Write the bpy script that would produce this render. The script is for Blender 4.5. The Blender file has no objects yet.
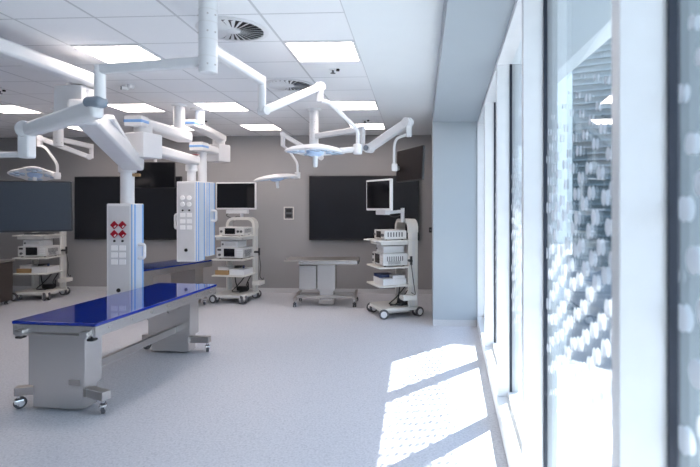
import bpy, bmesh, math, random
from mathutils import Vector, Matrix
random.seed(7)
PI = math.pi
SC = bpy.context.scene
COL = SC.collection
YAW = math.radians(2.98)            # the survey frame is turned by this against the room axes
cY, sY = math.cos(YAW), math.sin(YAW)

def at(x, y, z=0.0):
    """survey frame -> room axes (metres)"""
    return Vector((x * cY - y * sY, x * sY + y * cY, z))

# ------------------------------------------------------------------ materials
MATS = {}
def nodes_of(m):
    m.use_nodes = True
    nt = m.node_tree
    return nt, nt.nodes, nt.links

def mat(name, col, rough=0.5, metal=0.0, var=0.04, scale=14.0, bump=0.0, coat=0.0, spec=None, stretch=None):
    if name in MATS:
        return MATS[name]
    m = bpy.data.materials.new(name)
    nt, N, L = nodes_of(m)
    b = N['Principled BSDF']
    b.inputs['Roughness'].default_value = rough
    b.inputs['Metallic'].default_value = metal
    if coat:
        b.inputs['Coat Weight'].default_value = coat
        b.inputs['Coat Roughness'].default_value = 0.03
    if spec is not None:
        b.inputs['Specular IOR Level'].default_value = spec
    tc = N.new('ShaderNodeTexCoord')
    mp = N.new('ShaderNodeMapping')
    if stretch:
        mp.inputs['Scale'].default_value = stretch
    nz = N.new('ShaderNodeTexNoise')
    nz.inputs['Scale'].default_value = scale
    nz.inputs['Detail'].default_value = 3
    L.new(tc.outputs['Object'], mp.inputs['Vector'])
    L.new(mp.outputs['Vector'], nz.inputs['Vector'])
    rp = N.new('ShaderNodeMixRGB')
    rp.inputs[1].default_value = (*[c * (1 - var) for c in col], 1)
    rp.inputs[2].default_value = (*[min(1, c * (1 + var)) for c in col], 1)
    L.new(nz.outputs['Fac'], rp.inputs[0])
    L.new(rp.outputs[0], b.inputs['Base Color'])
    if bump:
        bp = N.new('ShaderNodeBump')
        bp.inputs['Strength'].default_value = bump
        bp.inputs['Distance'].default_value = 0.002
        L.new(nz.outputs['Fac'], bp.inputs['Height'])
        L.new(bp.outputs['Normal'], b.inputs['Normal'])
    MATS[name] = m
    return m

WHITE = mat('white_enamel', (.71, .715, .735), .34)
WHITE2 = mat('white_plastic', (.76, .765, .78), .4)
CREAM = mat('cart_cream', (.70, .69, .66), .42)
DEVG = mat('device_grey', (.66, .66, .66), .45)
STEEL = mat('brushed_steel', (.62, .60, .585), .27, .86, .07, 30, stretch=(1, 1, 14))
STEELD = mat('dull_steel', (.48, .455, .44), .36, .9, .08, 30, stretch=(14, 1, 1))
CHROME = mat('chrome', (.75, .75, .76), .15, 1.0)
BLUETOP = mat('blue_tabletop', (.002, .022, .27), .06, 0, .03, 4, coat=.6)
BLUETOP2 = mat('blue_tabletop_far', (.01, .03, .20), .12, 0, .03, 4, coat=.3)
SCREEN = mat('dark_screen', (.010, .0105, .013), .10, 0, .1, 3, spec=.45)
MATTE = mat('matte_screen', (.020, .025, .037), .38, 0, .1, 3, spec=.6)
SCREENW = mat('wall_screen', (.016, .018, .023), .25, 0, .1, 3, spec=.4)
BLACK = mat('black_plastic', (.012, .012, .014), .45)
RUBBER = mat('grey_rubber', (.09, .09, .10), .7)
COLLAR = mat('grey_collar', (.22, .26, .31), .4)
BLUE = mat('blue_stripe', (.20, .41, .76), .35)
PALEBLUE = mat('pale_blue_panel', (.60, .68, .79), .35)
HUBBLUE = mat('hub_blue', (.48, .62, .84), .35)
SOCKET = mat('bright_socket', (.88, .88, .89), .35)
PANEL = mat('grey_white_panel', (.62, .625, .645), .4)
RED = mat('red_outlet', (.32, .004, .016), .35)
CARD = mat('brown_card', (.42, .27, .13), .75)
NAVY = mat('navy_plastic', (.02, .04, .13), .4)
CABLE = mat('black_cable', (.02, .02, .022), .5)
GREYP = mat('grey_panel', (.10, .105, .115), .4)
FRAMEW = mat('white_window_frame', (.90, .90, .91), .38)
GASKET = mat('dark_gasket', (.018, .024, .042), .55)
WALLM = mat('grey_wall_paint', (.335, .332, .338), .7, 0, .02, 6, bump=.03)
PLASTER = mat('white_plaster', (.80, .83, .85), .75, 0, .015, 5, bump=.03)
SKIRT = mat('vinyl_skirting', (.60, .605, .62), .5, 0, .12, 90)
NICHE = mat('blue_grey_paint', (.42, .465, .505), .7, 0, .015, 5, bump=.03)
CONC = mat('pale_concrete', (.7, .7, .68), .85, 0, .08, 3)
LENS = mat('lamp_lens', (.55, .66, .80), .15, 0, .1, 20)

def floor_material():
    m = bpy.data.materials.new('speckled_vinyl')
    nt, N, L = nodes_of(m)
    b = N['Principled BSDF']
    b.inputs['Roughness'].default_value = .42
    b.inputs['Specular IOR Level'].default_value = .4
    tc = N.new('ShaderNodeTexCoord')
    v = N.new('ShaderNodeTexVoronoi'); v.inputs['Scale'].default_value = 95
    n1 = N.new('ShaderNodeTexNoise'); n1.inputs['Scale'].default_value = 60; n1.inputs['Detail'].default_value = 4
    n2 = N.new('ShaderNodeTexNoise'); n2.inputs['Scale'].default_value = .7
    for n in (v, n1, n2):
        L.new(tc.outputs['Object'], n.inputs['Vector'])
    r = N.new('ShaderNodeValToRGB')
    r.color_ramp.elements[0].position = .36; r.color_ramp.elements[0].color = (.535, .55, .60, 1)
    r.color_ramp.elements[1].position = .62; r.color_ramp.elements[1].color = (.65, .665, .715, 1)
    L.new(n1.outputs['Fac'], r.inputs['Fac'])
    hs = N.new('ShaderNodeSeparateColor')
    L.new(v.outputs['Color'], hs.inputs['Color'])
    lt = N.new('ShaderNodeMath'); lt.operation = 'LESS_THAN'; lt.inputs[1].default_value = .10
    L.new(hs.outputs[0], lt.inputs[0])
    mx = N.new('ShaderNodeMixRGB'); mx.inputs[2].default_value = (.44, .46, .51, 1)
    sc = N.new('ShaderNodeMath'); sc.operation = 'MULTIPLY'; sc.inputs[1].default_value = .6
    L.new(lt.outputs[0], sc.inputs[0]); L.new(sc.outputs[0], mx.inputs[0])
    L.new(r.outputs['Color'], mx.inputs[1])
    L.new(mx.outputs[0], b.inputs['Base Color'])
    rr = N.new('ShaderNodeMapRange'); rr.inputs['To Min'].default_value = .36; rr.inputs['To Max'].default_value = .48
    L.new(n2.outputs['Fac'], rr.inputs['Value']); L.new(rr.outputs[0], b.inputs['Roughness'])
    return m

MOD, SM0, MW = 1.475, 1.118, .055               # window module
TX0, TY0, TW, TD = -.49, 4.14, .617, .59       # ceiling tile grid
CH = 3.06                                       # ceiling height
def ceiling_material():
    m = bpy.data.materials.new('ceiling_tiles')
    nt, N, L = nodes_of(m)
    b = N['Principled BSDF']; b.inputs['Roughness'].default_value = .8
    tc = N.new('ShaderNodeTexCoord'); sp = N.new('ShaderNodeSeparateXYZ')
    L.new(tc.outputs['Object'], sp.inputs[0])
    def line(sock, off, step, w):
        a = N.new('ShaderNodeMath'); a.operation = 'SUBTRACT'; a.inputs[1].default_value = off - 60 * step
        L.new(sock, a.inputs[0])
        d = N.new('ShaderNodeMath'); d.operation = 'DIVIDE'; d.inputs[1].default_value = step
        L.new(a.outputs[0], d.inputs[0])
        f = N.new('ShaderNodeMath'); f.operation = 'FRACT'; L.new(d.outputs[0], f.inputs[0])
        p = N.new('ShaderNodeMath'); p.operation = 'PINGPONG'; p.inputs[1].default_value = .5
        L.new(f.outputs[0], p.inputs[0])
        t = N.new('ShaderNodeMath'); t.operation = 'LESS_THAN'; t.inputs[1].default_value = w / step
        L.new(p.outputs[0], t.inputs[0])
        return t.outputs[0]
    lx = line(sp.outputs[0], TX0, TW, .010); ly = line(sp.outputs[1], TY0, TD, .008)
    mxm = N.new('ShaderNodeMath'); mxm.operation = 'MAXIMUM'
    L.new(lx, mxm.inputs[0]); L.new(ly, mxm.inputs[1])
    nz = N.new('ShaderNodeTexNoise'); nz.inputs['Scale'].default_value = 90
    L.new(tc.outputs['Object'], nz.inputs['Vector'])
    c1 = N.new('ShaderNodeMixRGB'); c1.inputs[1].default_value = (.83, .84, .86, 1); c1.inputs[2].default_value = (.87, .88, .90, 1)
    L.new(nz.outputs['Fac'], c1.inputs[0])
    c2 = N.new('ShaderNodeMixRGB'); c2.inputs[2].default_value = (.58, .59, .61, 1)
    L.new(c1.outputs[0], c2.inputs[1]); L.new(mxm.outputs[0], c2.inputs[0])
    L.new(c2.outputs[0], b.inputs['Base Color'])
    return m

def glass_material():
    """pane with a printed band of white dots"""
    m = bpy.data.materials.new('dotted_glass')
    nt, N, L = nodes_of(m)
    N.remove(N['Principled BSDF'])
    out = N['Material Output']
    lw = N.new('ShaderNodeLayerWeight'); lw.inputs['Blend'].default_value = .5
    pw = N.new('ShaderNodeMath'); pw.operation = 'POWER'; pw.inputs[1].default_value = 5
    L.new(lw.outputs['Facing'], pw.inputs[0])
    ma = N.new('ShaderNodeMath'); ma.operation = 'MULTIPLY_ADD'; ma.inputs[1].default_value = .95; ma.inputs[2].default_value = .045
    L.new(pw.outputs[0], ma.inputs[0])
    tr = N.new('ShaderNodeBsdfTransparent'); tr.inputs[0].default_value = (.93, .965, .97, 1)
    gl = N.new('ShaderNodeBsdfGlossy'); gl.inputs['Roughness'].default_value = 0.0
    gl.inputs[0].default_value = (.95, .98, 1, 1)
    g = N.new('ShaderNodeMixShader')
    L.new(ma.outputs[0], g.inputs[0]); L.new(tr.outputs[0], g.inputs[1]); L.new(gl.outputs[0], g.inputs[2])
    # dots
    tc = N.new('ShaderNodeTexCoord'); sp = N.new('ShaderNodeSeparateXYZ'); cb = N.new('ShaderNodeCombineXYZ')
    L.new(tc.outputs['Object'], sp.inputs[0])
    L.new(sp.outputs[1], cb.inputs[0]); L.new(sp.outputs[2], cb.inputs[1])
    rot = N.new('ShaderNodeMapping'); rot.inputs['Rotation'].default_value = (0, 0, math.radians(28))
    L.new(cb.outputs[0], rot.inputs[0])
    vo = N.new('ShaderNodeTexVoronoi'); vo.voronoi_dimensions = '2D'
    vo.inputs['Scale'].default_value = 1 / .105; vo.inputs['Randomness'].default_value = .32
    L.new(rot.outputs[0], vo.inputs['Vector'])
    # radius by height: grows from z .72 to 1.3, shrinks to 2.2
    rmp = N.new('ShaderNodeValToRGB')
    e = rmp.color_ramp.elements
    e[0].position = .70 / 3; e[0].color = (0, 0, 0, 1)
    e[1].position = .80 / 3; e[1].color = (.18, .18, .18, 1)
    for p, v in ((1.15, .275), (1.6, .275), (2.1, .13), (2.2, 0)):
        q = e.new(p / 3); q.color = (v, v, v, 1)
    dz = N.new('ShaderNodeMath'); dz.operation = 'DIVIDE'; dz.inputs[1].default_value = 3
    L.new(sp.outputs[2], dz.inputs[0]); L.new(dz.outputs[0], rmp.inputs['Fac'])
    # plain margin along both upright edges
    md = N.new('ShaderNodeMath'); md.operation = 'SUBTRACT'; md.inputs[1].default_value = (MOD - MW) / 2
    L.new(sp.outputs[1], md.inputs[0])
    ab = N.new('ShaderNodeMath'); ab.operation = 'ABSOLUTE'; L.new(md.outputs[0], ab.inputs[0])
    eg = N.new('ShaderNodeMath'); eg.operation = 'LESS_THAN'; eg.inputs[1].default_value = (MOD - MW) / 2 - .035
    L.new(ab.outputs[0], eg.inputs[0])
    rd = N.new('ShaderNodeMath'); rd.operation = 'MULTIPLY'
    L.new(rmp.outputs['Color'], rd.inputs[0]); L.new(eg.outputs[0], rd.inputs[1])
    lt = N.new('ShaderNodeMath'); lt.operation = 'LESS_THAN'
    L.new(vo.outputs['Distance'], lt.inputs[0]); L.new(rd.outputs[0], lt.inputs[1])
    df = N.new('ShaderNodeBsdfDiffuse'); df.inputs[0].default_value = (.8, .82, .85, 1)
    tl = N.new('ShaderNodeBsdfTranslucent'); tl.inputs[0].default_value = (.75, .80, .86, 1)
    dm = N.new('ShaderNodeMixShader'); dm.inputs[0].default_value = .18
    L.new(df.outputs[0], dm.inputs[1]); L.new(tl.outputs[0], dm.inputs[2])
    thin = N.new('ShaderNodeBsdfTransparent'); dm2 = N.new('ShaderNodeMixShader'); dm2.inputs[0].default_value = .12
    L.new(dm.outputs[0], dm2.inputs[1]); L.new(thin.outputs[0], dm2.inputs[2]); dm = dm2
    fin = N.new('ShaderNodeMixShader')
    L.new(lt.outputs[0], fin.inputs[0]); L.new(g.outputs[0], fin.inputs[1]); L.new(dm.outputs[0], fin.inputs[2])
    L.new(fin.outputs[0], out.inputs['Surface'])
    return m

def emit_material(name, col, strength):
    m = bpy.data.materials.new(name)
    nt, N, L = nodes_of(m)
    N.remove(N['Principled BSDF'])
    e = N.new('ShaderNodeEmission'); e.inputs[0].default_value = (*col, 1); e.inputs[1].default_value = strength
    L.new(e.outputs[0], N['Material Output'].inputs['Surface'])
    return m

FLOORM, CEILM, GLASSM = floor_material(), ceiling_material(), glass_material()
DIFFUSER = emit_material('light_diffuser', (1.0, .86, .80), 5.0)

# ------------------------------------------------------------------ mesh building
def frame_from(p0, p1):
    p0, p1 = Vector(p0), Vector(p1)
    d = (p1 - p0); ln = d.length; y = d.normalized()
    up = Vector((0, 0, 1)) if abs(y.z) < .95 else Vector((1, 0, 0))
    x = y.cross(up).normalized(); z = x.cross(y)
    M = Matrix((x, y, z)).transposed().to_4x4()
    M.translation = (p0 + p1) / 2
    return M, ln

class MB:
    def __init__(self):
        self.bm = bmesh.new()
    def _merge(self, b):
        me = bpy.data.meshes.new('tmp'); b.to_mesh(me); b.free()
        self.bm.from_mesh(me); bpy.data.meshes.remove(me)
        return self
    def box(self, c, s, rz=0, bev=0, seg=2, M=None):
        b = bmesh.new()
        bmesh.ops.create_cube(b, size=1)
        for v in b.verts:
            v.co = Vector((v.co.x * s[0], v.co.y * s[1], v.co.z * s[2]))
        if bev:
            bev = min(bev, min(s) * .45)
            bmesh.ops.bevel(b, geom=list(b.edges), offset=bev, segments=seg, affect='EDGES', profile=.5)
        T = M if M is not None else Matrix.Translation(c) @ Matrix.Rotation(rz, 4, 'Z')
        b.transform(T)
        return self._merge(b)
    def beam(self, p0, p1, w, h, bev=.01, w1=None, h1=None):
        """rectangular bar between two points, w across, h upright; may taper"""
        M, ln = frame_from(p0, p1)
        w1 = w if w1 is None else w1; h1 = h if h1 is None else h1
        b = bmesh.new(); bmesh.ops.create_cube(b, size=1)
        for v in b.verts:
            t = v.co.y + .5
            v.co = Vector((v.co.x * (w + (w1 - w) * t), v.co.y * ln, v.co.z * (h + (h1 - h) * t)))
        if bev:
            bmesh.ops.bevel(b, geom=list(b.edges), offset=min(bev, min(w, w1, h, h1, ln) * .45), segments=3, affect='EDGES', profile=.5)
        b.transform(M)
        return self._merge(b)
    def cyl(self, p0, p1, r, r1=None, n=20, bev=0):
        M, ln = frame_from(p0, p1)
        b = bmesh.new()
        bmesh.ops.create_cone(b, cap_ends=True, segments=n, radius1=r, radius2=r if r1 is None else r1, depth=ln)
        if bev:
            ed = [e for e in b.edges if len(e.link_faces) == 2 and any(len(f.verts) > 4 for f in e.link_faces)]
            bmesh.ops.bevel(b, geom=ed, offset=bev, segments=2, affect='EDGES', profile=.5)
        b.transform(M @ Matrix.Rotation(-PI / 2, 4, 'X'))
        return self._merge(b)
    def tube(self, pts, r, n=10, close=False):
        pts = [Vector(p) for p in pts]
        # round the corners with a Catmull-Rom pass
        P = []
        for i in range(len(pts) - 1):
            a = pts[max(0, i - 1)]; p = pts[i]; q = pts[i + 1]; d = pts[min(len(pts) - 1, i + 2)]
            for k in range(6):
                t = k / 6
                P.append(.5 * ((2 * p) + (q - a) * t + (2 * a - 5 * p + 4 * q - d) * t * t + (3 * p - a - 3 * q + d) * t ** 3))
        P.append(pts[-1])
        return self.sweep(P, r, n)
    def sweep(self, P, r, n=10):
        b = bmesh.new(); rings = []; prev = None
        P = [Vector(p) for p in P]
        for i, p in enumerate(P):
            t = (P[min(i + 1, len(P) - 1)] - P[max(i - 1, 0)]).normalized()
            if prev is None:
                ref = Vector((0, 0, 1)) if abs(t.z) < .9 else Vector((1, 0, 0))
                x = t.cross(ref).normalized()
            else:
                x = (prev - t * prev.dot(t)).normalized()
            prev = x; y = t.cross(x)
            rings.append([b.verts.new(p + x * math.cos(2 * PI * k / n) * r + y * math.sin(2 * PI * k / n) * r) for k in range(n)])
        for a, c in zip(rings, rings[1:]):
            for k in range(n):
                b.faces.new((a[k], a[(k + 1) % n], c[(k + 1) % n], c[k]))
        b.faces.new(list(reversed(rings[0]))); b.faces.new(rings[-1])
        bmesh.ops.recalc_face_normals(b, faces=b.faces)
        return self._merge(b)
    def bend(self, pts, r, rad=.05, n=12):
        """straight runs with circular-ish corners"""
        pts = [Vector(p) for p in pts]; P = [pts[0]]
        for i in range(1, len(pts) - 1):
            a, p, c = pts[i - 1], pts[i], pts[i + 1]
            da = min(rad, (a - p).length * .48); dc = min(rad, (c - p).length * .48)
            s = p + (a - p).normalized() * da; e = p + (c - p).normalized() * dc
            for k in range(7):
                t = k / 6
                P.append(s * (1 - t) ** 2 + p * 2 * t * (1 - t) + e * t * t)
        P.append(pts[-1])
        return self.sweep(P, r, n)
    def lathe(self, prof, c=(0, 0, 0), n=32, rmod=None, M=None):
        b = bmesh.new(); rings = []
        for r, z in prof:
            if r <= 1e-6:
                rings.append([b.verts.new((0, 0, z))])
            else:
                rings.append([b.verts.new((r * (rmod(2 * PI * k / n) if rmod else 1) * math.cos(2 * PI * k / n),
                                           r * (rmod(2 * PI * k / n) if rmod else 1) * math.sin(2 * PI * k / n), z)) for k in range(n)])
        for a, d in zip(rings, rings[1:]):
            if len(a) == 1 and len(d) == 1: continue
            for k in range(n):
                k2 = (k + 1) % n
                if len(a) == 1: b.faces.new((a[0], d[k], d[k2]))
                elif len(d) == 1: b.faces.new((a[k], a[k2], d[0]))
                else: b.faces.new((a[k], a[k2], d[k2], d[k]))
        if len(rings[0]) > 1: b.faces.new(rings[0])
        if len(rings[-1]) > 1: b.faces.new(rings[-1])
        bmesh.ops.recalc_face_normals(b, faces=b.faces)
        b.transform(M if M is not None else Matrix.Translation(c))
        return self._merge(b)
    def prism(self, poly, z0, z1, M=None, bev=0):
        b = bmesh.new()
        lo = [b.verts.new((x, y, z0)) for x, y in poly]; hi = [b.verts.new((x, y, z1)) for x, y in poly]
        n = len(poly)
        b.faces.new(lo); b.faces.new(hi)
        for k in range(n):
            b.faces.new((lo[k], lo[(k + 1) % n], hi[(k + 1) % n], hi[k]))
        bmesh.ops.recalc_face_normals(b, faces=b.faces)
        if bev:
            bmesh.ops.bevel(b, geom=list(b.edges), offset=bev, segments=2, affect='EDGES', profile=.5)
        if M is not None: b.transform(M)
        return self._merge(b)
    def xform(self, M):
        self.bm.transform(M); return self
    def build(self, name, material, parent=None, root=None, smooth=True):
        me = bpy.data.meshes.new(name)
        if root is not None:
            self.bm.transform(root_matrix(root).inverted())
        self.bm.to_mesh(me); self.bm.free()
        me.materials.append(material)
        if smooth:
            for p in me.polygons: p.use_smooth = True
            me.set_sharp_from_angle(angle=math.radians(38))
        o = bpy.data.objects.new(name, me); COL.objects.link(o)
        if smooth:
            wn = o.modifiers.new('weighted_normals', 'WEIGHTED_NORMAL'); wn.keep_sharp = True; wn.weight = 100
        if parent is not None: o.parent = parent
        return o

def root_matrix(o):
    return Matrix.Translation(o.location) @ o.rotation_euler.to_matrix().to_4x4()

def thing(name, label, cat, loc=(0, 0, 0), rz=0, group=None):
    o = bpy.data.objects.new(name, None); COL.objects.link(o)
    o.empty_display_size = .1
    o.location = loc; o.rotation_euler = (0, 0, rz)
    o['label'] = label; o['category'] = cat
    if group: o['group'] = group
    return o
def tag(o, label, cat, group=None):
    o['label'] = label; o['category'] = cat
    if group: o['group'] = group
    return o
def struct(name, mb, m, parent=None):
    o = mb.build(name, m, parent)
    if parent is None: o['kind'] = 'structure'
    return o
def dup(root, loc=None, rz=None, label=None, group=None):
    r = root.copy(); COL.objects.link(r)
    if loc is not None: r.location = loc
    if rz is not None: r.rotation_euler = (0, 0, rz)
    if label: r['label'] = label
    if group: r['group'] = group
    for ch in list(root.children):
        c = ch.copy(); COL.objects.link(c); c.parent = r
        for g in list(ch.children):
            d = g.copy(); COL.objects.link(d); d.parent = c
    return r

# ================================================================== the room
XL, YB, YF = -9.6, 9.62, -5.0          # left wall, back wall, wall behind
# window wall: inner line through WO, direction WU, 4.2 degrees off the room axis
WO = at(.3694, 0); WA = -math.atan(.1253) + YAW
def wl(s, d, z=0.0):
    """point on the window wall: s along, d outwards from the inner line"""
    u = Vector((-math.sin(WA), math.cos(WA), 0)); n = Vector((math.cos(WA), math.sin(WA), 0))
    return WO + u * s + n * d + Vector((0, 0, z))
SILL, HEAD, GD = .14, 2.86, .119
PY = 7.04                              # front face of the pier at the end of the window niche

struct('floor', MB().box(((XL + 1.3) / 2, (YB + YF) / 2, -.05), (1.3 - XL + .4, YB - YF + .4, .1)), FLOORM)
struct('ceiling', MB().box(((XL + TX0) / 2, (YB + YF) / 2, CH + .06), (TX0 - XL, YB - YF + .2, .12)), CEILM)
struct('wall_back', MB().box(((XL + 1.6) / 2, YB + .1, 1.6), (1.6 - XL + .2, .2, 3.4)), WALLM)
struct('wall_left', MB().box((XL - .1, (YB + YF) / 2, 1.6), (.2, YB - YF + .4, 3.4)), WALLM)
struct('wall_front', MB().box(((XL + 1.6) / 2, YF - .1, 1.6), (1.6 - XL + .2, .2, 3.4)), WALLM)
struct('trim_1', MB().box(((TX0 + 1.6) / 2, (YB + YF) / 2, CH + .055), (1.6 - TX0, YB - YF + .2, .13)), PLASTER)   # plain ceiling strip
# lowered bulkhead over the window niche
def bx_left(y): return .145 + .017 * y
struct('trim_2', MB().prism([(bx_left(YF), YF), (bx_left(PY), PY), (1.25, PY), (1.25, YF)], HEAD, CH), NICHE)
# pier that closes the niche, and the wall behind it
struct('wall_right', MB().box(((.268 + 1.30) / 2, PY + .25, 1.6), (1.30 - .268, .5, 3.2)), NICHE)
struct('wall_right.001', MB().box((1.2, (PY + .5 + YB) / 2, 1.6), (.3, YB - PY - .4, 3.2)), WALLM)
struct('baseboard_back', MB().box(((XL + 1.05) / 2, YB - .006, .045), (1.05 - XL, .012, .09)), SKIRT)
struct('baseboard_left', MB().box((XL + .006, (YB + YF) / 2, .045), (.012, YB - YF, .09)), SKIRT)
struct('baseboard_right', MB().box(((.268 + .885) / 2, PY - .005, .045), (.885 - .268 + .01, .01, .09)), SKIRT)
# curb under the glazing (front and top), along the skew wall
S0, S1 = -5.05, 7.02
Mw = Matrix.Translation(WO) @ Matrix.Rotation(WA, 4, 'Z')
struct('trim_3', MB().box(None, (.34, S1 - S0, SILL), M=Mw @ Matrix.Translation((.17, (S0 + S1) / 2, SILL / 2))), PLASTER)
# outside: unseen slab added to cut the sun patch, terrace below, sky stand-in
struct('trim_4', MB().prism([(.45, YF - .4), (1.0, PY + 4), (2.82, PY + 4), (2.82, YF - .4)], 5.1, 5.5), CONC)
struct('trim_5', MB().prism([tuple(wl(S0, .02)[:2]), tuple(wl(S1, .02)[:2]), tuple(wl(S1, .19)[:2]), tuple(wl(S0, .19)[:2])], HEAD + .003, 5.1), CONC)      # facade above the glazing
struct('ground', MB().box((21.3, 3, -.1), (40, 90, .1)), mat('dark_paving', (.17, .18, .19), .8, 0, .12, 2))

t = thing('building', 'shaded grey building with horizontal louvres seen through the window glass', 'building', at(12, 12))
LOUV = None
a0, a1 = at(5.35, 14.5), at(17.5, 8.6)
dd = (a1 - a0).normalized(); nn = Vector((dd.y, -dd.x, 0))       # nn points to the room
if nn.y > 0: nn = -nn
MB().prism([tuple((a0)[:2]), tuple((a1)[:2]), tuple((a1 - nn * 5)[:2]), tuple((a0 - nn * 5)[:2])], -.1, 11.5).build('facade', mat('facade_grey', (.115, .15, .165), .6), t, root=t)
lv = MB()
for i in range(60):
    z = .5 + i * .18
    q0, q1 = a0 + nn * .06, a1 + nn * .06
    lv.beam((q0.x, q0.y, z), (q1.x, q1.y, z), .10, .05, 0)
sky_block = thing('building', 'pale block added in place of bright sky beyond the far window panes', 'building', at(5, 26))  # added block, keeps the sky behind the panes from clipping to white
b0, b1 = at(-2, 27), at(8.9, 23.9)
d2 = (b1 - b0).normalized(); n2 = Vector((-d2.y, d2.x, 0))
MB().prism([tuple(b0[:2]), tuple(b1[:2]), tuple((b1 + n2 * 6)[:2]), tuple((b0 + n2 * 6)[:2])], -.1, 14).build('facade', mat('sky_block_pale', (.72, .74, .72), .8), sky_block, root=sky_block)
for i in range(4):
    q = b0.lerp(b1, (i + .6) / 4.4)
    for zz in (2.2, 5.4, 8.6):
        MB().beam((q.x - d2.x * .6, q.y - d2.y * .6, zz), (q.x + d2.x * .6, q.y + d2.y * .6, zz), .08, 1.5, 0).build('window', GREYP, sky_block, root=sky_block)
lv.build('louvre_panel', mat('louvre_grey', (.17, .21, .23), .5), t, root=t)

# windows: pane k lies on the near side of mullion k
MOD, SM0, MW = 1.475, 1.118, .055
n = 0
for k in range(4, -5, -1):
    n += 1
    s_far = SM0 + MOD * k; s_near = SM0 + MOD * (k - 1) + MW
    w = bpy.data.objects.new('window_%d' % n, None); COL.objects.link(w)
    w.location = wl(s_near, 0); w.rotation_euler = (0, 0, WA); w['kind'] = 'structure'
    Lp = s_far - s_near
    fr = MB()
    fr.box(((.004 + GD + .010) / 2, Lp + MW / 2, (SILL + HEAD) / 2), (GD + .010 - .004, MW, HEAD - SILL), bev=.004)      # mullion
    fr.box((GD + .012, Lp / 2, SILL + .022), (.085, Lp, .044), bev=.003)                                          # bottom rail
    fr.box(((.004 + GD + .055) / 2, Lp / 2, HEAD - .022), (GD + .051, Lp, .044), bev=.003)                                          # head rail
    fr.build('frame', FRAMEW, w)
    MB().box((GD + .033, Lp + MW / 2, (SILL + HEAD) / 2), (.046, MW, HEAD - SILL), bev=.004).build('outer_cap', mat('grey_outer_cap', (.16, .19, .21), .5), w)
    ga = MB()
    for yy in (Lp - .005, .005):
        ga.box((GD - .003, yy, (SILL + HEAD) / 2), (.024, .010, HEAD - SILL - .088))
    ga.build('gasket', GASKET, w)
    MB().box((GD, Lp / 2, (SILL + HEAD) / 2), (.012, Lp - .02, HEAD - SILL - .088)).build('glass_pane', GLASSM, w, smooth=False)

# ================================================================== ceiling fittings
def cell(c, r):
    return (TX0 - TW * (c + .5), TY0 + TD * (r + .5))
LIGHT_CELLS = [
    (0, 0, 'white square ceiling light panel, the nearest one beside the plain ceiling strip'),
    (3, 0, 'white square ceiling light panel above the arm with the grey collar, large and near'),
    (6, 0, 'white square ceiling light panel cut by the left edge of the photo'),
    (0, 4, 'white square ceiling light panel behind the far round vent, beside the plain ceiling strip'),
    (3, 4, 'white square ceiling light panel to the right of the far pendant ceiling tubes'),
    (5, 4, 'white square ceiling light panel between the grey collar and the striped pendant cap'),
    (8, 4, 'white square ceiling light panel left of the big pendant bearing box'),
    (0, 7, 'white square ceiling light panel near the back wall, beside the plain ceiling strip'),
    (3, 7, 'white square ceiling light panel near the back wall, left of the far surgical arm column'),
    (5, 7, 'white square ceiling light panel near the back wall, mostly hidden by the striped pendant arm'),
    (8, 7, 'white square ceiling light panel near the back wall, under the big tilted pendant arm'),
]
proto = None
for c, r, lab in LIGHT_CELLS:
    x, y = cell(c, r)
    if proto is None:
        proto = thing('ceiling_light', lab, 'ceiling light', (x, y, CH), 0, 'square ceiling light panels')
        f = MB(); w, d = TW - .02, TD - .02
        f.box((0, d / 2 - .008, -.004), (w, .016, .012)); f.box((0, -d / 2 + .008, -.004), (w, .016, .012))
        f.box((w / 2 - .008, 0, -.004), (.016, d - .032, .012)); f.box((-w / 2 + .008, 0, -.004), (.016, d - .032, .012))
        f.build('frame', WHITE2, proto, smooth=False)
        MB().box((0, 0, -.003), (w - .034, d - .034, .006)).build('diffuser', DIFFUSER, proto, smooth=False)
    else:
        dup(proto, (x, y, CH), 0, lab, 'square ceiling light panels')

def vent(c, r, lab):
    x, y = cell(c, r)
    t = thing('ceiling_vent', lab, 'vent', (x, y, CH), 0, 'round swirl vents')
    R = .235
    MB().lathe([(0, -.004), (R, -.004), (R, -.001), (0, -.001)], n=48).build('backing', BLACK, t)
    MB().lathe([(R, -.002), (R + .035, -.002), (R + .04, -.008), (R + .03, -.014), (R, -.012), (R, -.002)], n=48).build('ring', WHITE2, t)
    b = MB(); nb = 26
    for i in range(nb):
        a = 2 * PI * i / nb
        M = Matrix.Rotation(a, 4, 'Z') @ Matrix.Translation((.145, 0, -.014)) @ Matrix.Rotation(math.radians(24), 4, 'X')
        bb = bmesh.new(); bmesh.ops.create_cube(bb, size=1)
        for v in bb.verts:
            wd = .036 if v.co.x > 0 else .012
            v.co = Vector((v.co.x * .18, v.co.y * wd, v.co.z * .002))
        bb.transform(M); b._merge(bb)
    b.build('blade_ring', WHITE2, t)
    MB().lathe([(0, -.022), (.048, -.02), (.06, -.012), (.06, -.004)], n=32).build('hub', WHITE2, t)
    return t
vent(1, -1, 'large round swirl vent in the ceiling beside the near arm column')
vent(1, 2, 'smaller looking round swirl vent in the ceiling behind the raised spring arm')

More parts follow.
